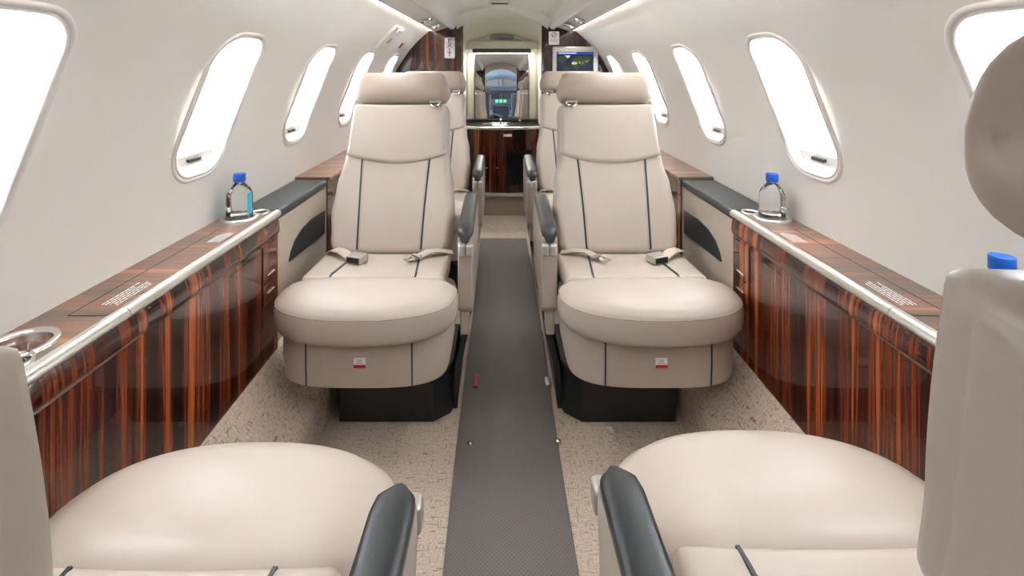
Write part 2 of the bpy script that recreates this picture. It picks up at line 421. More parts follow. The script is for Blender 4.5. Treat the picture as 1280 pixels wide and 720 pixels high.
# ------------------------------------------------------------------ aft bulkheads, wood
def bulk_profile():
    pts = []
    for k in range(24):
        tt = -0.60 + (T_TOP + 0.60) * k / 23; a = tt / R
        pts.append(((R + 0.01) * math.cos(a), HC + (R + 0.01) * math.sin(a)))
    return pts + [(0.40, 1.50), (0.325, 1.52)]
XO = 0.312                      # half width of the doorway
bp_ = [(XO, 0.0), (0.60, 0.0)] + bulk_profile()[:-1] + [(XO, 1.53)]
for s, nm in ((1, 'wall_aft_right'), (-1, 'wall_aft_left')):
    xo = 0.012 * 0 
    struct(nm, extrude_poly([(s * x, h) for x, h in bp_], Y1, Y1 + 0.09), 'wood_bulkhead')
    bm = NB()
    tube(bm, [(s * XO, Y1 + 0.02, 0), (s * XO, Y1 + 0.02, 1.50)], 0.019, 16)
    struct('trim_%d' % n_tr, bm, 'wood_bulkhead', angle=60); n_tr += 1
    bm = B((s * (XO - 0.004), Y1 + 0.075, 0.78), (0.022, 0.05, 1.50), 0.006)
    struct('trim_%d' % n_tr, bm, 'cream'); n_tr += 1
# ceiling lintel over the doorway: arch with a slot vent
bm = NB(); N = 32; rows = []
def lint(x): return 1.60 - 1.15 * x * x
for y, dz in ((Y1 - 0.22, 0.055), (Y1 - 0.03, 0.012), (Y1 + 0.0, 0.0), (Y1 + 0.10, 0.0)):
    rows.append([((-1 + 2 * k / N) * 0.34, y, lint((-1 + 2 * k / N) * 0.34) + dz) for k in range(N + 1)])
grid_faces(bm, rows)
struct('trim_%d' % n_tr, bm, 'headliner', angle=60); n_tr += 1
struct('trim_%d' % n_tr, B((0.0, Y1 + 0.6, 1.67), (0.9, 1.3, 0.02)), 'headliner'); n_tr += 1
t = thing('slot_vent', 'narrow dark slot vent in ceiling just before the doorway arch', 'vent', (-0.02, 3.30, 1.612))
obj('frame', B((0, 0, 0.004), (0.135, 0.11, 0.014), 0.004), 'headliner', t)
obj('slot', B((0, 0, -0.0035), (0.11, 0.06, 0.004)), 'black', t)

# ------------------------------------------------------------------ lavatory
LY0, LY1 = Y1 + 0.09, 4.30
for s, nm in ((1, 'wall_lavatory_right'), (-1, 'wall_lavatory_left')):
    struct(nm, B((s * 0.355, (LY0 + LY1) / 2 + 0.02, 0.8), (0.09, LY1 - LY0 + 0.10, 1.75)), 'cream')
struct('wall_back', B((0, LY1 + 0.04, 0.8), (0.8, 0.04, 1.8)), 'cream')
# vaulted lavatory ceiling curving down to the back
bm = NB(); rows = []
for k in range(17):
    f = k / 16; y = Y1 + 0.09 + (LY1 - Y1 - 0.09) * f
    row = []
    for j in range(25):
        x = (-1 + 2 * j / 24) * 0.335
        top = 1.60 - 1.15 * x * x
        row.append((x, y, top - 0.13 * f ** 2.2))
    rows.append(row)
grid_faces(bm, rows); struct('ceiling_lavatory', bm, 'cream', angle=80)
# stepped header + light valance above mirror
struct('trim_%d' % n_tr, B((0, LY1 - 0.02, 1.37), (0.63, 0.10, 0.09), 0.02, 3), 'cream'); n_tr += 1
struct('trim_%d' % n_tr, B((0, LY1 + 0.0, 1.02), (0.63, 0.05, 0.64), 0.004), 'cream'); n_tr += 1
t = thing('ceiling_grille', 'grey half-round air grille above the lavatory mirror', 'vent', (0.0, LY1 - 0.01, 1.435))
ga = [(0.105 * math.cos(PI * k / 16), 0.060 * math.sin(PI * k / 16)) for k in range(17)]
obj('grille', xf(extrude_poly(ga, -0.006, 0.03, 'y'), Matrix.Identity(4)), 'dark_metal', t)
bm = NB()
for k in range(5):
    ww = 0.105 * math.sqrt(max(0.05, 1 - (0.011 * k / 0.060) ** 2)) - 0.006
    box(bm, (0, -0.009, 0.005 + 0.011 * k), (2 * ww, 0.008, 0.004))
obj('slats', bm, 'champagne', t)
# lamp bar
t = thing('vanity_light', 'slim dark light bar above the lavatory mirror', 'light', (-0.003, LY1 - 0.05, 1.325))
obj('housing', B((0, 0, 0.010), (0.50, 0.045, 0.022), 0.004), 'dark_metal', t)
obj('lip', B((0, -0.022, -0.004), (0.50, 0.004, 0.026), 0.001), 'dark_metal', t)
obj('diffuser', B((0, 0.002, -0.004), (0.47, 0.034, 0.008), 0.003), 'vanity_lamp', t)
L = bpy.data.lights.new('vanity_lamp', 'AREA'); L.shape = 'RECTANGLE'; L.size = 0.45; L.size_y = 0.03; L.energy = 1.0; L.color = (1, 0.98, 0.9)
lo = bpy.data.objects.new('lamp', L); COL.objects.link(lo); lo.parent = t; lo.location = (0, -0.004, -0.013)
# mirror
t = thing('vanity_mirror', 'square frameless mirror above the sink reflecting the cockpit', 'mirror', (-0.004, LY1 - 0.049, 0.74))
t.rotation_euler = (-0.031, 0, 0)
obj('glass', B((0, 0, 0.285), (0.455, 0.006, 0.56)), 'mirror', t)
for s in (-1, 1): obj('side_light', B((s * 0.262, 0.002, 0.285), (0.05, 0.004, 0.56), 0.0015), 'cream', t)
# counter with sink
CY0 = 3.96
t = thing('vanity_counter', 'bowed chrome-edged black counter with sink at cabin end', 'counter', (0, 0, 0))
out = [(-0.31, LY1), (-0.31, CY0 + 0.03)] + [(-0.31 + 0.62 * k / 20, CY0 + 0.03 - 0.05 * math.sin(PI * k / 20)) for k in range(1, 20)] + [(0.31, CY0 + 0.03), (0.31, LY1)]
obj('worktop', extrude_poly(out, 0.695, 0.712, 'z'), 'black_base', t)
bm = NB(); tube(bm, [(x, y - 0.004, 0.700) for x, y in out[1:-1]], 0.014, 10); obj('edge_rail', bm, 'chrome', t)
obj('backsplash', B((0, LY1 - 0.035, 0.724), (0.62, 0.012, 0.026), 0.003), 'dark_metal', t)
obj('basin', lathe([(0.115, 0.716), (0.108, 0.719), (0.100, 0.714), (0.080, 0.7125), (0.0, 0.7121)], (-0.02, 4.10, 0), sx=1.25, sy=0.72), 'chrome', t)
def faucet(x, h, label, big):
    t = thing('faucet', label, 'faucet', (x, 4.20, 0.712), 0, 'faucets')
    obj('body', lathe([(0.0, 0.0), (0.019, 0.0), (0.017, 0.006), (0.013, 0.012), (0.012, h), (0.009, h + 0.006), (0.0, h + 0.007)]), 'dark_metal', t)
    bm = NB(); tube(bm, [(0, 0, h * 0.7), (0, -0.03, h * 0.78), (0, -0.06, h * 0.72), (0, -0.07, h * 0.58)], 0.008); obj('spout', bm, 'chrome', t)
    bm = NB(); tube(bm, [(0, 0, h), (-0.03, -0.004, h + 0.014), (-0.065 if big else -0.05, -0.006, h + 0.024)], [0.006, 0.004, 0.003]); obj('lever', bm, 'dark_metal', t)
faucet(-0.012, 0.055, 'taller dark faucet with lever, left one on lavatory counter', True)
faucet(0.145, 0.035, 'shorter dark faucet with lever, right one on lavatory counter', False)
# cabinet under counter
t = thing('vanity_cabinet', 'glossy red-brown striped wooden cabinet under the sink', 'cabinet', (0, 0, 0))
cab = [(x, y + 0.018) for x, y in out]
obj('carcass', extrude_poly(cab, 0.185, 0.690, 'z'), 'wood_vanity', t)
def frontplate(x0, x1, z0, z1, th, name, mat):
    n = 10
    def yy(x): return CY0 + 0.03 + 0.018 - 0.05 * math.sin(PI * (x + 0.31) / 0.62)
    bm = NB(); rows = []
    for k in range(n + 1):
        x = x0 + (x1 - x0) * k / n
        rows.append([(x, yy(x) + 0.002, z0), (x, yy(x) - th, z0), (x, yy(x) - th, z1), (x, yy(x) + 0.002, z1)])
    grid_faces(bm, rows, closed_u=True, cap=True); return obj(name, bm, mat, t)
d = frontplate(-0.245, -0.045, 0.20, 0.52, 0.005, 'door', 'wood_vanity')
for xk in (-0.125, -0.04):
    obj('knob', xf(lathe([(0.0, 0.0), (0.006, 0.0), (0.009, 0.008), (0.006, 0.014), (0.0, 0.015)]), Matrix.Translation((xk, CY0 - 0.012, 0.385)) @ Matrix.Rotation(PI / 2, 4, 'X')), 'chrome', d)
g = frontplate(0.030, 0.235, 0.245, 0.52, 0.006, 'grille', 'black')
bm = NB()
for k in range(16): box(bm, (0.133, CY0 - 0.010, 0.258 + 0.0165 * k), (0.19, 0.004, 0.006))
obj('louvre', bm, 'black_base', g)
obj('placard', B((0.043, CY0 - 0.007, 0.643), (0.065, 0.004, 0.020)), 'white', t)
struct('trim_%d' % n_tr, B((0, 3.975, 0.168), (0.62, 0.07, 0.030), 0.012, 3), 'champagne'); n_tr += 1
struct('trim_%d' % n_tr, B((0, 4.14, 0.08), (0.64, 0.30, 0.16)), 'carpet'); n_tr += 1
# riser
struct('trim_%d' % n_tr, B((0, 3.985, 0.075), (0.64, 0.02, 0.15)), M['stitch']); n_tr += 1

# ------------------------------------------------------------------ signs + monitor on the bulkhead
t = thing('exit_sign', 'small white upright EXIT sign on the left wooden bulkhead', 'sign', (-0.392, Y1 - 0.012, 1.33))
obj('panel', B((0, 0, 0), (0.078, 0.020, 0.158), 0.012, 3), 'white', t)
for k, ch in enumerate('EXIT'):
    bm = text_mesh(ch, 0.050, 0.0008); xf(bm, Matrix.Translation((0, -0.0105, 0.048 - 0.032 * k)) @ Matrix.Rotation(PI / 2, 4, 'X') @ Matrix.Scale(0.85, 4, (0, 1, 0)))
    obj('letter', bm, 'maroon', t)
t = thing('no_smoking_sign', 'white placard with no-smoking symbol above the monitor', 'sign', (0.384, Y1 - 0.006, 1.402))
obj('plate', B((0, 0, 0), (0.078, 0.008, 0.100), 0.003), 'white', t)
bm = NB()
def ring(bm, r0, r1, y, n=24):
    V = [[bm.verts.new((r * math.cos(2 * PI * k / n), y, r * math.sin(2 * PI * k / n))) for k in range(n)] for r in (r0, r1)]
    for k in range(n): bm.faces.new((V[0][k], V[0][(k + 1) % n], V[1][(k + 1) % n], V[1][k]))
ring(bm, 0.0155, 0.0200, -0.0045)
box(bm, (0, -0.0044, 0), (0.034, 0.0006, 0.004), rot=Matrix.Rotation(-PI / 4, 4, 'Y'))
box(bm, (0, -0.0044, 0), (0.022, 0.0006, 0.003))
xf(bm, Matrix.Translation((0, 0, 0.024))); obj('symbol', bm, 'maroon', t)
bm = NB()
for k in range(3): box(bm, (0, -0.0043, -0.008 - k * 0.009), (0.056 - 0.01 * (k == 2), 0.0006, 0.003))
obj('lines', bm, simple('grey_ink', (0.35, 0.3, 0.36), 0.5), t)
t = thing('monitor', 'silver-framed wall monitor showing a dark world map', 'monitor', (0.537, Y1 - 0.025, 1.20))
obj('bezel', B((0, 0, 0), (0.335, 0.05, 0.275), 0.008, 3), 'champagne', t)
sc_ = obj('screen', B((-0.003, -0.0245, -0.005), (0.272, 0.004, 0.205)), 'screen_sea', t)
obj('title_bar', B((-0.003, -0.0272, 0.088), (0.272, 0.001, 0.018)), 'screen_bar', sc_)
obj('caption', B((-0.060, -0.0280, 0.089), (0.130, 0.0006, 0.006)), 'screen_white', sc_)
def land(polys, mat, nm):
    bm = NB()
    for pl in polys:
        vs = [bm.verts.new((-0.139 + u * 0.272, -0.0273, 0.079 - v * 0.186)) for u, v in pl]
        bm.faces.new(vs)
    obj(nm, bm, mat, sc_)
land([[(.03, .12), (.10, .06), (.24, .05), (.30, .14), (.26, .22), (.20, .30), (.17, .38), (.21, .45), (.16, .44), (.10, .32), (.05, .22)],
      [(.20, .46), (.27, .46), (.34, .55), (.31, .66), (.26, .78), (.23, .88), (.21, .70), (.18, .56)],
      [(.44, .16), (.52, .08), (.66, .06), (.82, .05), (.96, .10), (.94, .20), (.86, .28), (.82, .38), (.74, .42), (.70, .50), (.64, .40), (.58, .34), (.50, .34), (.44, .28)],
      [(.45, .36), (.56, .36), (.62, .46), (.58, .60), (.54, .74), (.51, .60), (.44, .48)],
      [(.82, .62), (.90, .60), (.94, .70), (.86, .74)]], 'screen_land', 'continents')
land([[(.40, .34), (.46, .27), (.55, .28), (.57, .36), (.50, .40), (.42, .39)], [(.60, .30), (.64, .26), (.66, .40), (.62, .38)], [(.66, .26), (.72, .30), (.74, .40), (.70, .36)], [(.76, .24), (.88, .22), (.86, .28), (.78, .30)]], 'screen_bright', 'bright_continents')
land([[(.22, .04), (.38, .04), (.34, .10), (.30, .15), (.26, .10)]], 'screen_white', 'ice_cap')

# ------------------------------------------------------------------ side ledges and cabinets
def dashes(x0, x1, y0, y1, z, n=8, mode='z', skew=0.0):
    """rows of small printed marks on a plate"""
    bm = NB(); rnd = random.Random(3)
    for k in range(n):
        x = x0 + (x1 - x0) * (k + 0.5) / n; y = y0 + rnd.random() * 0.01
        end = y1 - rnd.random() * (y1 - y0) * 0.25
        while y < end:
            l = 0.003 + rnd.random() * 0.010
            box(bm, (x, y + l / 2, z), (abs(x1 - x0) / n * 0.32, l, 0.0006)); y += l + 0.0025
    return bm
def cup_holder(parent, x, y, r, z, tall=True):
    o = obj('cup_holder', lathe([(r * 0.80, -0.035), (r * 0.82, 0.0), (r * 0.84, 0.004), (r * 0.90, 0.0065), (r * 1.02, 0.0065), (r * 1.08, 0.003), (r * 1.08, -0.002)], (x, y, z), n=40, cap=False), 'chrome', parent, angle=60)
    obj('well', lathe([(r * 0.80, -0.034), (r * 0.795, -0.036), (r * 0.5, -0.036), (0.0, -0.036)], (x, y, z), n=40, cap=False), 'dark_metal', o)
XF = 0.741
def cabinet(s, ya, yb, label):
    t = thing('side_cabinet', label, 'cabinet', (0, 0, 0), 0, 'side cabinets')
    nm = 'right' if s > 0 else 'left'
    # front: convex roll under the rail then flat face
    face = [(0.868, 0.70)] + [(XF + 0.02 - 0.010, 0.700)] + [(XF + 0.006 - 0.012 * math.sin(a), 0.655 + 0.042 * math.cos(a)) for a in [PI * k / 16 for k in range(0, 9)]]
    face += [(XF - 0.005, 0.648), (XF, 0.640), (XF, 0.262), (0.752, 0.29), (0.80, 0.42)]
    bm = extrude_poly([(s * x, h) for x, h in face], ya, yb)
    obj('carcass', bm, 'wood', t, angle=30)
    # holes cut by leaving the wells sitting through the top: worktop with circular openings
    holes = [(0.824, 1.535, 0.050), (0.784, 1.588, 0.026), (0.822, 0.830, 0.050), (0.785, 0.775, 0.030)]
    pts = []; edges = []
    def addloop(lp):
        k0 = len(pts); pts.extend(Vector(p) for p in lp); edges.extend((k0 + i, k0 + (i + 1) % len(lp)) for i in range(len(lp)))
    x0, x1 = XF + 0.008, 0.884
    addloop([(x0, ya), (x1, ya), (x1, yb), (x0, yb)])
    hl = []
    for hx, hy, r in holes:
        addloop([(hx + r * 0.84 * math.cos(2 * PI * k / 32), hy + r * 0.84 * math.sin(2 * PI * k / 32)) for k in range(32)])
    slot = (0.826, 0.829, 0.93, 1.42)
    vo, eo, fo, *_ = delaunay_2d_cdt(pts, edges, [], 0, 1e-6)
    bm = NB(); V = [bm.verts.new((s * v.x, v.y, LEDGE)) for v in vo]
    for f in fo:
        c = sum((vo[i] for i in f), Vector((0, 0))) / len(f)
        if any((c.x - hx) ** 2 + (c.y - hy) ** 2 < (r * 0.84) ** 2 for hx, hy, r in holes): continue
        bm.faces.new([V[i] for i in f])
    r_ = bmesh.ops.extrude_face_region(bm, geom=list(bm.faces))
    for v in r_['geom']:
        if isinstance(v, bmesh.types.BMVert): v.co.z -= 0.014
    obj('worktop', bm, 'wood_top', t, angle=30)
    lid = obj('table_lid', B((s * 0.790, 1.175, LEDGE + 0.0004), (0.072, 0.49, 0.0024), 0.0008), 'wood_top', t)
    obj('slot', B((s * 0.8275, 1.175, LEDGE + 0.0004), (0.0030, 0.49, 0.0022)), 'black', t)
    for yy in (1.37, 1.02):
        obj('placard', dashes(s * 0.763, s * 0.800, yy - 0.055, yy + 0.055 - 0.03 * (yy > 1.2), LEDGE + 0.0020, n=5), 'white_ink', t)
    for hx, hy, r in holes: cup_holder(t, s * hx, hy, r, LEDGE)
    # metal edge rail with rounded section
    bm = NB(); rl = [(XF + 0.012, LEDGE + 0.001), (XF + 0.006, LEDGE + 0.004), (XF - 0.004, LEDGE + 0.003), (XF - 0.011, LEDGE - 0.004), (XF - 0.012, LEDGE - 0.012), (XF - 0.006, LEDGE - 0.018), (XF + 0.006, LEDGE - 0.019)]
    for a_, b_ in ((ya, 0.955), (0.957, yb)):
        rows = [[(s * x, y, h) for x, h in rl] for y in (a_, b_)]
        grid_faces(bm, rows, closed_u=True, cap=True)
    obj('edge_rail', bm, 'champagne', t, angle=50)
    # two drawer fronts at the far end
    for z0, z1 in ((0.520, 0.632), (0.455, 0.516)):
        dr = obj('drawer', B((s * (XF - 0.0015), 1.553, (z0 + z1) / 2), (0.004, 0.090, z1 - z0), 0.001), 'wood', t)
        h = obj('handle', B((s * (XF - 0.006), 1.553, z0 + 0.020 if z1 > 0.6 else z0 + 0.030), (0.006, 0.045, 0.005), 0.002), 'chrome', dr)
    obj('door_gap', B((s * (XF - 0.0003), 1.506, 0.52), (0.0012, 0.0015, 0.26)), 'black', t)
    return t
for s in (-1, 1):
    nm = 'left' if s < 0 else 'right'
    cabinet(s, 0.70, 1.615, 'glossy striped wood cabinet with cup holders between the facing seats on the %s' % nm)
    # side armrest console beyond the cabinet
    t = thing('side_console', 'beige %s wall console with black armrest pad and dark wedge pocket' % nm, 'console', (0, 0, 0), 0, 'wall consoles')
    obj('panel', extrude_poly([(s * (XF + 0.002), 0.685), (s * 0.870, 0.685), (s * 0.80, 0.42), (s * 0.755, 0.32), (s * (XF + 0.002), 0.285)], 1.617, 2.075, bev=0.003), 'panel_leather', t)
    obj('armrest_pad', B((s * 0.808, 1.846, 0.700), (0.140, 0.452, 0.030), 0.010, 3), 'black_leather', t)
    # wedge pocket: longest at bottom-near, rising to the far end with curved upper edge
    pts = [(1.700, 0.516), (1.716, 0.545), (1.75, 0.572), (1.81, 0.592), (1.90, 0.600), (2.045, 0.592), (2.045, 0.500), (1.87, 0.508)]
    bm = extrude_poly(pts, s * (XF + 0.003), s * (XF - 0.002), 'x'); obj('wedge_pocket', bm, 'black_leather', t)
    obj('seam', B((s * (XF + 0.001), 2.060, 0.50), (0.002, 0.003, 0.36)), 'stitch', t)
    # the next cabinet
    t = thing('rear_cabinet', 'wood-topped side cabinet behind the %s wall console' % nm, 'cabinet', (0, 0, 0), 0, 'rear cabinets')
    obj('carcass', extrude_poly([(s * XF, 0.708), (s * 0.870, 0.708), (s * 0.80, 0.42), (s * 0.752, 0.29), (s * XF, 0.262)], 2.08, 3.69), 'wood', t)
    obj('worktop', B((s * 0.806, 2.885, 0.716), (0.148, 1.61, 0.014), 0.004), 'wood_top', t)
    obj('edge_rail', B((s * (XF - 0.006), 2.885, 0.714), (0.012, 1.61, 0.014), 0.005), 'wood_top', t)
    # near console beside the camera
    t = thing('front_console', 'beige %s wall console beside the nearest seat' % nm, 'console', (0, 0, 0), 0, 'front consoles')
    obj('panel', extrude_poly([(s * (XF + 0.002), 0.685), (s * 0.870, 0.685), (s * 0.80, 0.42), (s * 0.755, 0.32), (s * (XF + 0.002), 0.285)], -1.2, 0.697, bev=0.003), 'panel_leather', t)
    obj('armrest_pad', B((s * 0.808, -0.25, 0.700), (0.140, 1.88, 0.030), 0.010, 3), 'black_leather', t)

# ------------------------------------------------------------------ bottles
def bottle(x, y, label, lab=False, rz=0.0, z=LEDGE - 0.034):
    t = thing('water_bottle', label, 'bottle', (x, y, z), rz, 'water bottles')
    w_ = 0.0325
    prof = [(0.0, 0.002), (w_ * 0.8, 0.0), (w_ * 0.97, 0.004), (w_, 0.012), (w_, 0.100), (w_ * 0.97, 0.112), (w_ * 0.80, 0.126), (w_ * 0.50, 0.138), (0.0125, 0.143), (0.0120, 0.152), (0.0, 0.152)]
    obj('body', lathe(prof, n=40, power=4.0, cap=False), 'clear', t, angle=50)
    capn = [(0.0165, 0.148), (0.0178, 0.150), (0.0178, 0.170), (0.0165, 0.173), (0.0, 0.1735)]
    obj('cap', lathe([(0.0, 0.1475)] + capn, n=28, cap=False), 'cap_blue', t)
    if lab:
        bm = NB(); rows = []
        for z in (0.045, 0.110):
            row = []
            for k in range(11):
                a = math.radians(150 + 75 * k / 10); ca, sa = math.cos(a), math.sin(a); kk = (abs(ca) ** 4 + abs(sa) ** 4) ** -0.25
                row.append(((w_ + 0.0006) * kk * ca, (w_ + 0.0006) * kk * sa, z))
            rows.append(row)
        grid_faces(bm, rows); obj('label', bm, 'label_blue', t)
        bm = NB(); rows = []
        for z in (0.048, 0.115):
            row = []
            for k in range(7):
                a = math.radians(-28 + 40 * k / 6); ca, sa = math.cos(a), math.sin(a); kk = (abs(ca) ** 4 + abs(sa) ** 4) ** -0.25
                row.append(((w_ + 0.0006) * kk * ca, (w_ + 0.0006) * kk * sa, z))
            rows.append(row)
        grid_faces(bm, rows); obj('label', bm, 'label_blue', t)
bottle(-0.824, 1.535, 'water bottle with blue cap and blue label edges on left cabinet', True)
bottle(0.824, 1.535, 'clear water bottle with blue cap at far end of right cabinet', False)
bottle(0.822, 0.830, 'water bottle with blue cap half hidden behind near right seat', False, z=LEDGE - 0.022)

# ------------------------------------------------------------------ seats
def edge_space(n, k=0.75):
    """-1..1 spaced denser towards the ends"""
    return [(1 - k) * t + k * math.sin(t * PI / 2) for t in [-1 + 2 * i / n for i in range(n + 1)]]
class Slab:
    """padded panel in a tilted plane; local coords x, w (up the plane), t (out of it)"""
    def __init__(s, O, ang, hw, wb, wt, T, r, rc=0.03, extra=None, xoff=0.0, p=2.4):
        s.O, s.ang, s.hw, s.wb, s.wt, s.T, s.r, s.rc, s.extra, s.xoff, s.p = O, ang, hw, wb, wt, T, r, rc, extra, xoff, p
        s.up = Vector((0, math.sin(ang), math.cos(ang))); s.nm = Vector((0, -math.cos(ang), math.sin(ang)))
    def place(s, a, b):
        mid_w = s.wb(a) + (s.wt(a) - s.wb(a)) * b
        hw = s.hw(mid_w); L = s.wt(0) - s.wb(0)
        db = min(b, 1 - b) * L
        rc = s.rc
        if db < rc: hw -= rc * (1 - math.sqrt(max(0, 1 - (1 - db / rc) ** 2)))
        return a * hw, mid_w, hw, db
    def top(s, a, b):
        x, w_, hw, db = s.place(a, b)
        da = (1 - abs(a)) * hw
        def f(d):
            e = min(1, max(0, d / s.r)); return (1 - (1 - e) ** s.p) ** (1 / s.p)
        t = s.T * f(da) * f(db)
        if s.extra: t += s.extra(x, w_, a, b) * f(da) * f(db)
        return x, w_, t
    def world(s, x, w_, t): return Vector((x + s.xoff, s.O[0], s.O[1])) + s.up * w_ + s.nm * t
    def P(s, a, b, lift=0.0):
        x, w_, t = s.top(a, b); return s.world(x, w_, t + lift)
    def mesh(s, na=36, nb=40, backing=0.0, taper=0.012):
        bm = NB(); A = edge_space(na); Bn = [(v + 1) / 2 for v in edge_space(nb)]
        F = [[bm.verts.new(s.P(a, b)) for a in A] for b in Bn]
        Bk = []
        for b in Bn:
            row = []
            for a in A:
                x, w_, hw, db = s.place(a, b)
                da = (1 - abs(a)) * hw
                def g(d):
                    e = min(1, max(0, d / (s.r * 1.1))); return (1 - (1 - e) ** 2) ** 0.5
                row.append(bm.verts.new(s.world(x, w_, -0.0008 - backing * g(da) * g(db))))
            Bk.append(row)
        for G, fl in ((F, 0), (Bk, 1)):
            for j in range(len(Bn) - 1):
                for i in range(len(A) - 1):
                    q = [G[j][i], G[j][i + 1], G[j + 1][i + 1], G[j + 1][i]]
                    try: bm.faces.new(q[::-1] if fl else q)
                    except ValueError: pass
        na_, nb_ = len(A), len(Bn)
        rim = [(0, i) for i in range(na_)] + [(j, na_ - 1) for j in range(1, nb_)] + [(nb_ - 1, i) for i in range(na_ - 2, -1, -1)] + [(j, 0) for j in range(nb_ - 2, 0, -1)]
        for k in range(len(rim)):
            j0, i0 = rim[k]; j1, i1 = rim[(k + 1) % len(rim)]
            try: bm.faces.new((F[j0][i0], Bk[j0][i0], Bk[j1][i1], F[j1][i1]))
            except ValueError: pass
        bmesh.ops.remove_doubles(bm, verts=bm.verts, dist=1e-5)
        return bm
    def ribbon(s, path, width, h=0.0015):
        """path list of (a,b); strip lying on the padded surface"""
        bm = NB(); rows = []
        for i, (a, b) in enumerate(path):
            p = s.P(a, b, h)
            q0 = s.P(*path[max(0, i - 1)], h); q1 = s.P(*path[min(len(path) - 1, i + 1)], h)
            tdir = (q1 - q0).normalized(); nn = s.nm; side = tdir.cross(nn).normalized()
            rows.append([p - side * width / 2 - nn * (h + 0.002), p - side * width / 2 * 0.8, p, p + side * width / 2 * 0.8, p + side * width / 2 - nn * (h + 0.002)])
        grid_faces(bm, rows, closed_u=True, cap=True); return bm

def D_outline(a, bf, yc, bb, n=64, pf=2.5, pb=3.0):
    """closed plan outline; front superellipse (towards -y) of depth bf, rear of depth bb"""
    pts = []
    for k in range(n):
        th = 2 * PI * k / n; c, sn = math.cos(th), math.sin(th)
        if sn < 0: p, bd = pf, bf
        else: p, bd = pb, bb
        pts.append((a * math.copysign(abs(c) ** (2 / p), c), yc + bd * math.copysign(abs(sn) ** (2 / p), sn)))
    return pts
def rings_mesh(outline, centre, rings, zfun=None):
    bm = NB(); rows = []
    for k, z in rings:
        rows.append([(centre[0] + (x - centre[0]) * k, centre[1] + (y - centre[1]) * k, z + (zfun(x * k, centre[1] + (y - centre[1]) * k) if zfun else 0)) for x, y in outline])
    grid_faces(bm, rows, closed_u=True, cap=False)
    return bm
def interp(tab, v):
    if v <= tab[0][0]: return tab[0][1]
    for (a, x), (b, y) in zip(tab, tab[1:]):
        if v <= b:
            f = (v - a) / (b - a); f = f * f * (3 - 2 * f); return x + (y - x) * f
    return tab[-1][1]

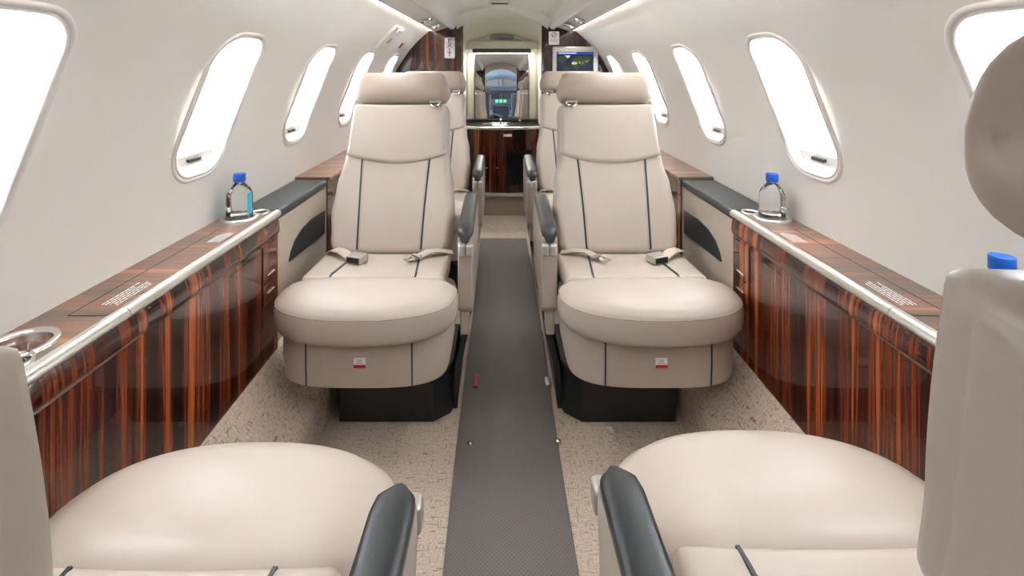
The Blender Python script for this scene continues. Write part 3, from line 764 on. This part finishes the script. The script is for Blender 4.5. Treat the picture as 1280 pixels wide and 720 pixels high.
def seat(cx, yapex, facing, label, back_y=0.475, recline=22.0, head_lift=0.0, full=True, dx_back=0.0, arm_shift=0.0, guide=True, drop=0.0, head_w=0.204):
    """facing=+1: faces the camera (-Y); facing=-1: turned round"""
    t = thing('cabin_seat', label, 'seat', (cx, yapex, 0), 0 if facing > 0 else PI, 'cabin seats')
    ai = (-1 if cx > 0 else 1) * facing               # local x direction of the aisle
    xb = (0.015 - dx_back) * ai
    # front bolster cushion
    ol = D_outline(0.281, 0.165, 0.165, 0.103, pf=2.35, pb=3.5)
    def zf(x, y): return -0.018 * max(0, (y - 0.17) / 0.1) ** 2
    rings = [(0.0, 0.393), (0.5, 0.393), (0.87, 0.393), (0.955, 0.397), (0.986, 0.408), (0.998, 0.422), (1.0, 0.440), (0.994, 0.460), (0.984, 0.470), (0.981, 0.4725), (0.977, 0.4738), (0.965, 0.480), (0.94, 0.484), (0.89, 0.494), (0.80, 0.502), (0.66, 0.508), (0.45, 0.512), (0.2, 0.514), (0.0, 0.514)]
    bm = rings_mesh(ol, (0, 0.14), rings, zf)
    cu = obj('front_cushion', bm, 'leather', t, angle=70)
    pts = [(0 + (x) * 0.9835, 0.14 + (y - 0.14) * 0.9835, 0.4720) for x, y in ol if y < 0.24]
    pts.sort(key=lambda p: math.atan2(p[1] - 0.24, p[0]))
    bm = NB(); tube(bm, pts, 0.0013, 6); obj('seam', bm, 'stitch', cu)
    # seat pan
    pan_back = back_y + 0.02
    hwp = 0.236
    pan = Slab((0.235, 0.470), PI / 2, lambda w_: hwp, lambda a: 0.0, lambda a: pan_back - 0.235, 0.030, 0.022, 0.012, extra=lambda x, w_, a, b: -0.015 * b - 0.006 * (1 - a * a), xoff=xb)
    # plane horizontal: up = +y, normal = +z
    pan.up = Vector((0, 1, 0)); pan.nm = Vector((0, 0, 1))
    bm = pan.mesh(30, 20, backing=0.08); po = obj('seat_pan', bm, 'leather', t, angle=70)
    for sg in (-1, 1):
        path = [((sg * (0.60 - 0.10 * f)), 0.02 + 0.93 * f) for f in [k / 12 for k in range(13)]]
        obj('piping', pan.ribbon(path, 0.008, 0.0035), 'piping', po)
    # skirt box below the cushion
    ol2 = D_outline(0.262, 0.150, 0.20, 0.30, pf=3.2, pb=6.0)
    bm = rings_mesh(ol2, (0, 0.25), [(0.0, 0.243), (0.9, 0.243), (0.955, 0.248), (0.968, 0.258), (0.985, 0.310), (0.985, 0.395), (0.5, 0.397), (0, 0.397)])
    sk = obj('seat_skirt', bm, 'leather', t, angle=50)
    def front_y(x, k):
        xx = min(0.999, abs(x / (0.262 * k))); return 0.25 + (0.20 - 0.150 * (1 - xx ** 3.2) ** (1 / 3.2) - 0.25) * k
    for sg in (-1, 1):
        bm = NB(); tube(bm, [(sg * 0.155, front_y(0.155, 0.968) - 0.0005, 0.250), (sg * 0.155, front_y(0.155, 0.985) - 0.0008, 0.310), (sg * 0.155, front_y(0.155, 0.985) - 0.0008, 0.394)], 0.0024, 6)
        obj('seam', bm, 'piping', sk)
    yf = front_y(0.0, 0.983)
    plq = obj('tag', B((0.005, yf - 0.0010, 0.326), (0.034, 0.002, 0.028)), 'white', sk)
    obj('tag_stripe', B((0.005, yf - 0.0024, 0.3155), (0.034, 0.001, 0.009)), 'red', plq)
    bm = NB()
    for k in range(3): box(bm, (0.005, yf - 0.0022, 0.324 + 0.005 * k), (0.020 - 0.004 * k, 0.0006, 0.002))
    obj('tag_print', bm, simple('tag_grey', (0.4, 0.38, 0.42), 0.5) if 'tg' not in M else M['tg'], plq)
    # black floor base with chamfered aisle corner
    pl = [(ai * 0.245, 0.31), (ai * 0.19, 0.265), (-ai * 0.125, 0.265), (-ai * 0.125, 0.62), (ai * 0.262, 0.62), (ai * 0.262, 0.36)]
    bm = extrude_poly(pl, 0.0, 0.148, 'z')
    for v in bm.verts:
        if v.co.z > 0.1: v.co.y += 0.008 if v.co.y < 0.4 else 0; v.co.x += -ai * 0.012 if v.co.x * ai > 0.2 else 0
    bmesh.ops.recalc_face_normals(bm, faces=bm.faces)
    bmesh.ops.bevel(bm, geom=[e for e in bm.edges if e.calc_face_angle(0) > 0.3], offset=0.006, segments=3, profile=0.5, affect='EDGES')
    obj('base', bm, 'black_base', t)
    obj('pedestal', B((0.0, 0.42, 0.195), (0.34, 0.28, 0.11), 0.01), 'black', t)
    # black side fairing by the aisle
    bm = NB()
    vs = [(ai * 0.264, 0.335, 0.0), (ai * 0.264, 0.85, 0.0), (ai * 0.30, 0.85, 0.235), (ai * 0.30, 0.40, 0.235), (ai * 0.278, 0.345, 0.15)]
    vi = [(x - ai * 0.022, y, z) for x, y, z in vs]
    A_ = [bm.verts.new(p) for p in vs]; B_ = [bm.verts.new(p) for p in vi]
    bm.faces.new(A_); bm.faces.new(B_[::-1])
    for k in range(5): bm.faces.new((A_[k], B_[k], B_[(k + 1) % 5], A_[(k + 1) % 5]))
    obj('side_fairing', bm, 'black_base', t, angle=25)
    # backrest
    ang = math.radians(recline); O = (back_y + 0.055, 0.455 - drop)
    H = 0.605
    tab = [(0, 0.218), (0.06, 0.232), (0.16, 0.240), (0.26, 0.232), (0.36, 0.214), (0.44, 0.206), (H, 0.204)]
    hw = lambda w_: interp(tab, w_)
    def ex(x, w_, a, b): return 0.016 * abs(a) ** 2.5 * (1 - b) - 0.004 * (1 - a * a) + 0.010 * math.sin(PI * min(1, b * 1.5))
    bk = Slab(O, ang, hw, lambda a: 0.0, lambda a: H, 0.055, 0.030, 0.035, extra=ex, xoff=xb)
    bo = obj('backrest', bk.mesh(44, 56, backing=0.075), 'leather', t, angle=70)
    for sg in (-1, 1):
        path = []
        for k in range(25):
            f = k / 24; b = 0.015 + 0.62 * f
            xx = 0.121 + 0.004 * math.sin(PI * f) * 0 + 0.016 * f ** 1.4
            w_ = b * H; path.append((sg * xx / hw(w_), b))
        obj('piping', bk.ribbon(path, 0.0085), 'piping', bo)
        path = [(sg * (abs(a) - 0.035), b) for a, b in path]
        obj('seam', bk.ribbon(path, 0.003, 0.0006), 'stitch', bo)
    up = Slab(O, ang, lambda w_: hw(w_) * 0.985, lambda a: 0.338 + 0.036 * a * a, lambda a: H - 0.004, 0.071, 0.020, 0.022, extra=lambda x, w_, a, b: -0.004 * (1 - a * a) + 0.006 * math.sin(PI * b), xoff=xb, p=2.2)
    obj('upper_pad', up.mesh(40, 30, backing=0.0), 'leather', t, angle=70)
    # headrest roll
    hl = head_w; rows = []; A = edge_space(40, 0.9)
    c0 = bk.world(0, H + 0.067 + head_lift, 0.030)
    for a in A:
        d = (1 - abs(a)) * hl; rr = 0.050
        e = min(1, d / rr); k = 0.25 + 0.75 * (1 - (1 - e) ** 2.2) ** (1 / 2.2)
        if d < 1e-6: k = 0.22
        row = []
        for j in range(36):
            th = 2 * PI * j / 36; c, s_ = math.cos(th), math.sin(th); p = 2.6
            q = (abs(c) ** p + abs(s_) ** p) ** (-1 / p)
            dd = c * q * 0.056 * k; ww = s_ * q * 0.070 * k
            xx = a * hl - math.copysign(0.012, a) * max(0, s_) * abs(a) ** 4
            row.append(c0 + Vector((xx, 0, 0)) + bk.nm * dd + bk.up * ww)
        rows.append(row)
    bm = NB(); grid_faces(bm, rows, closed_u=True, cap=True)
    ho = obj('headrest', bm, 'leather_head_shaded', t, angle=70)
    # chrome shoulder-belt guide below the headrest on the aisle side
    g0 = bk.world(ai * 0.150, H - 0.008, 0.080)
    gm = Matrix.Translation(g0) @ Matrix.Rotation(-ang, 4, 'X')
    bm = NB(); tube(bm, [(0.020 * math.cos(PI + PI * k / 12), 0, 0.020 * math.sin(PI + PI * k / 12)) for k in range(13)], 0.0045, 8)
    tube(bm, [(-0.024, 0, 0.002), (0.024, 0, 0.002)], 0.006, 8)
    if guide: obj('belt_guide', xf(bm, gm), 'chrome', t)
    # aisle armrest
    xa = ai * 0.292
    tilt = Matrix.Rotation(0.06, 4, 'X')
    rows = []
    bm = NB()
    n = 18
    for k in range(n + 1):
        f = k / n; y = 0.300 + arm_shift + (0.46 - arm_shift) * f
        z = 0.612 + 0.028 * f - 0.018 * max(0, 1 - f / 0.12) ** 2 - 0.03 * max(0, (f - 0.85) / 0.15) ** 2
        wv = 0.0285 * math.sqrt(max(0.12, 1 - max(0, 1 - f / 0.10) ** 2.2)) * (1 - 0.25 * max(0, (f - 0.8) / 0.2) ** 2)
        row = []
        for j in range(20):
            th = 2 * PI * j / 20; c, s_ = math.cos(th), math.sin(th); q = (abs(c) ** 3.2 + abs(s_) ** 3.2) ** (-1 / 3.2)
            row.append((xa + c * q * wv, y, z + s_ * q * 0.017))
        rows.append(row)
    grid_faces(bm, rows, closed_u=True, cap=True)
    obj('armrest_pad', bm, 'black_leather', t, angle=60)
    bm = extrude_poly([(0.312 + arm_shift, 0.600), (0.306 + arm_shift, 0.560), (0.318 + arm_shift, 0.500), (0.326 + arm_shift, 0.350), (0.345 + arm_shift, 0.330), (0.74, 0.330), (0.80, 0.45), (0.78, 0.620)], xa - 0.026, xa + 0.026, 'x', bev=0.007)
    ab = obj('armrest_body', bm, 'leather', t)
    obj('armrest_tongue', B((xa - ai * 0.004, 0.375, 0.295), (0.030, 0.07, 0.09), 0.006), 'leather', t)
    for sg in (-1, 1):
        obj('recline_button', B((xa + ai * 0.004 + sg * 0.0135, 0.296 + arm_shift, 0.565), (0.026, 0.034, 0.040), 0.008, 3), 'champagne', ab)
    # seat belt halves
    if full:
        zp = 0.505
        def strap(bm, pts, wv, th=0.0022):
            pts = [Vector(p) for p in pts]; rows = []
            for k, p in enumerate(pts):
                d = (pts[min(k + 1, len(pts) - 1)] - pts[max(k - 1, 0)]).normalized(); sd = d.cross(Vector((0, 0, 1))).normalized(); u = sd.cross(d)
                rows.append([p - sd * wv / 2 - u * th, p + sd * wv / 2 - u * th, p + sd * wv / 2 + u * th, p - sd * wv / 2 + u * th])
            grid_faces(bm, rows, closed_u=True, cap=True)
        o_ = -ai
        z0 = 0.492
        bm = NB(); strap(bm, [(o_ * 0.235, 0.470, z0 - 0.002), (o_ * 0.20, 0.452, z0 + 0.016), (o_ * 0.165, 0.430, z0 + 0.018), (o_ * 0.13, 0.405, z0 + 0.006)], 0.040)
        be = obj('belt_strap', bm, 'belt', t, angle=60)
        rm = Matrix.Translation((o_ * 0.098, 0.385, z0 + 0.010)) @ Matrix.Rotation(o_ * 0.35, 4, 'Z')
        bu = obj('buckle', xf(B((0, 0, 0), (0.062, 0.050, 0.026), 0.004), rm), 'champagne', be)
        obj('buckle_plate', xf(B((0, -0.026, 0), (0.050, 0.003, 0.018), 0.001), rm), 'black', bu)
        bm = NB(); strap(bm, [(ai * 0.235, 0.470, z0 - 0.002), (ai * 0.19, 0.460, z0 + 0.010), (ai * 0.145, 0.442, z0 + 0.012), (ai * 0.115, 0.415, z0 + 0.004)], 0.034)
        be = obj('belt_strap', bm, 'belt', t, angle=60)
        rm = Matrix.Translation((ai * 0.105, 0.395, z0 + 0.006)) @ Matrix.Rotation(-ai * 0.7, 4, 'Z')
        bm = NB(); box(bm, (0, 0.012, 0.003), (0.046, 0.018, 0.010), 0.003); 
        for a_, b_, c_, d_ in ((-0.013, -0.018, 0.006, 0.036), (0.013, -0.018, 0.006, 0.036), (0, -0.036, 0.032, 0.007), (0, -0.004, 0.032, 0.012)):
            box(bm, (a_, b_, 0.0), (c_, d_, 0.004))
        obj('tongue', xf(bm, rm), 'chrome', be)
    return t
M['tg'] = simple('tag_grey', (0.4, 0.38, 0.42), 0.5)
seat(-0.43, 1.385, 1, 'beige leather seat facing the camera on the left, nearer row', dx_back=0.022)
seat(0.445, 1.385, 1, 'beige leather seat facing the camera on the right, nearer row')
seat(-0.43, 2.315, 1, 'beige leather seat directly behind the left camera-facing seat', dx_back=0.015)
seat(0.445, 2.315, 1, 'beige leather seat directly behind the right camera-facing seat')
seat(-0.447, 0.925, -1, 'beige leather seat in bottom left corner, seen from behind its armrest', back_y=0.61, recline=5.5, dx_back=0.036, arm_shift=-0.055, guide=False, drop=0.02, head_w=0.185)
seat(0.437, 0.955, -1, 'beige leather seat in bottom right corner, its back at the frame edge', back_y=0.60, recline=4.0, dx_back=0.042, arm_shift=-0.055, guide=False, head_w=0.19, head_lift=0.012)

# little snaps and markers on the runner edge
for k, (x, y, nm) in enumerate(((-0.112, 1.55, 'left'), (0.165, 1.56, 'right'))):
    tag(obj('floor_snap', lathe([(0.0, 0.006), (0.008, 0.006), (0.008, 0.009), (0.004, 0.012), (0.0, 0.012)], (x, y, 0)), 'chrome'), 'round chrome snap on the %s edge of the aisle runner' % nm, 'snap', 'runner snaps')
tag(obj('floor_marker', B((-0.108, 1.86, 0.009), (0.016, 0.075, 0.006), 0.002), 'red'), 'small red marker on left edge of aisle runner', 'marker')
tag(obj('floor_clip', B((0.160, 1.85, 0.010), (0.018, 0.05, 0.008), 0.003), 'champagne'), 'small metal clip on right edge of aisle runner', 'clip')

# ------------------------------------------------------------------ forward bulkhead and cockpit (seen in the mirror)
FY = Y0
for s, nm in ((1, 'wall_forward_right'), (-1, 'wall_forward_left')):
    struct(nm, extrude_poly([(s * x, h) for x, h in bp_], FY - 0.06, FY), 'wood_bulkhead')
struct('floor_cockpit', B((0, -2.2, -0.01), (1.9, 2.0, 0.04)), 'cockpit_dark')
bm = NB(); rows = []
for y, k in ((FY - 0.05, 1.0), (-1.75, 0.97), (-2.45, 0.90), (-2.9, 0.80)):
    rows.append([((R + 0.02) * k * math.cos(a), y, HC + (R * 0.86) * k * math.sin(a)) for a in [-0.9 + (PI + 1.8) * j / 40 for j in range(41)]])
grid_faces(bm, rows)
bm.faces.ensure_lookup_table()
side_open = [f for f in bm.faces if -2.44 < f.calc_center_median().y < -1.76 and 1.02 < f.calc_center_median().z < 1.32]
sc_pts = [[v.co.copy() for v in f.verts] for f in side_open]
bmesh.ops.delete(bm, geom=side_open, context='FACES')
b2 = NB()
for q in sc_pts: b2.faces.new([b2.verts.new(p) for p in q])
struct('window_11', b2, 'shade')  # translucent sheets in openings added so daylight brightens the cockpit
struct('wall_cockpit', bm, 'cockpit', angle=80)
bm = NB(); rows = []
for y in (FY - 0.10, FY + 0.0):
    rows.append([((-1 + 2 * k / N) * 0.34, y, lint((-1 + 2 * k / N) * 0.34) - 0.10) for k in range(N + 1)])
rows.append([((-1 + 2 * k / N) * 0.34, FY, 1.64) for k in range(N + 1)])
grid_faces(bm, rows); struct('trim_%d' % n_tr, bm, 'headliner', angle=40); n_tr += 1
struct('wall_nose', B((0, -2.92, 0.8), (1.7, 0.04, 1.8)), 'cockpit')
t = thing('windscreen', 'cockpit windscreen with two pale sunshades, seen in the mirror', 'windscreen', (0, -2.86, 0.95))
for s in (-1, 1): obj('sunshade', B((s * 0.21, 0, 0.34), (0.30, 0.02, 0.20), 0.02), 'sunshade', t)
obj('centre_post', B((0, 0.01, 0.34), (0.07, 0.03, 0.30), 0.01), 'cockpit', t)
t = thing('instrument_panel', 'dark cockpit instrument panel with screens, seen in the mirror', 'instrument panel', (0, -2.5, 0))
obj('glareshield', B((0, 0, 1.13), (1.2, 0.30, 0.09), 0.02), 'cockpit_dark', t)
obj('panel', B((0, -0.03, 0.88), (1.15, 0.20, 0.42), 0.01), 'cockpit_dark', t)
for k in range(4): obj('display', B((-0.36 + 0.24 * k, 0.075, 0.98), (0.18, 0.01, 0.14), 0.004), 'black', t)
obj('pedestal', B((0, 0.30, 0.42), (0.36, 0.55, 0.72), 0.03), 'cockpit_dark', t)
for k in range(3): obj('display', B((-0.09 + 0.09 * k, 0.079, 0.865), (0.06, 0.012, 0.07), 0.003), 'green_led', t)
for s, nm in ((-1, 'left'), (1, 'right')):
    t = thing('pilot_seat', '%s cockpit pilot seat in grey, seen in the mirror' % nm, 'seat', (s * 0.42, -1.75, 0), 0, 'pilot seats')
    obj('cushion', B((0, 0, 0.38), (0.42, 0.45, 0.12), 0.04, 3), 'cockpit', t)
    obj('backrest', B((0, 0.22, 0.72), (0.42, 0.10, 0.62), 0.04, 3), 'cockpit', t)
    obj('pedestal', B((0, 0, 0.18), (0.25, 0.3, 0.30), 0.02), 'cockpit_dark', t)
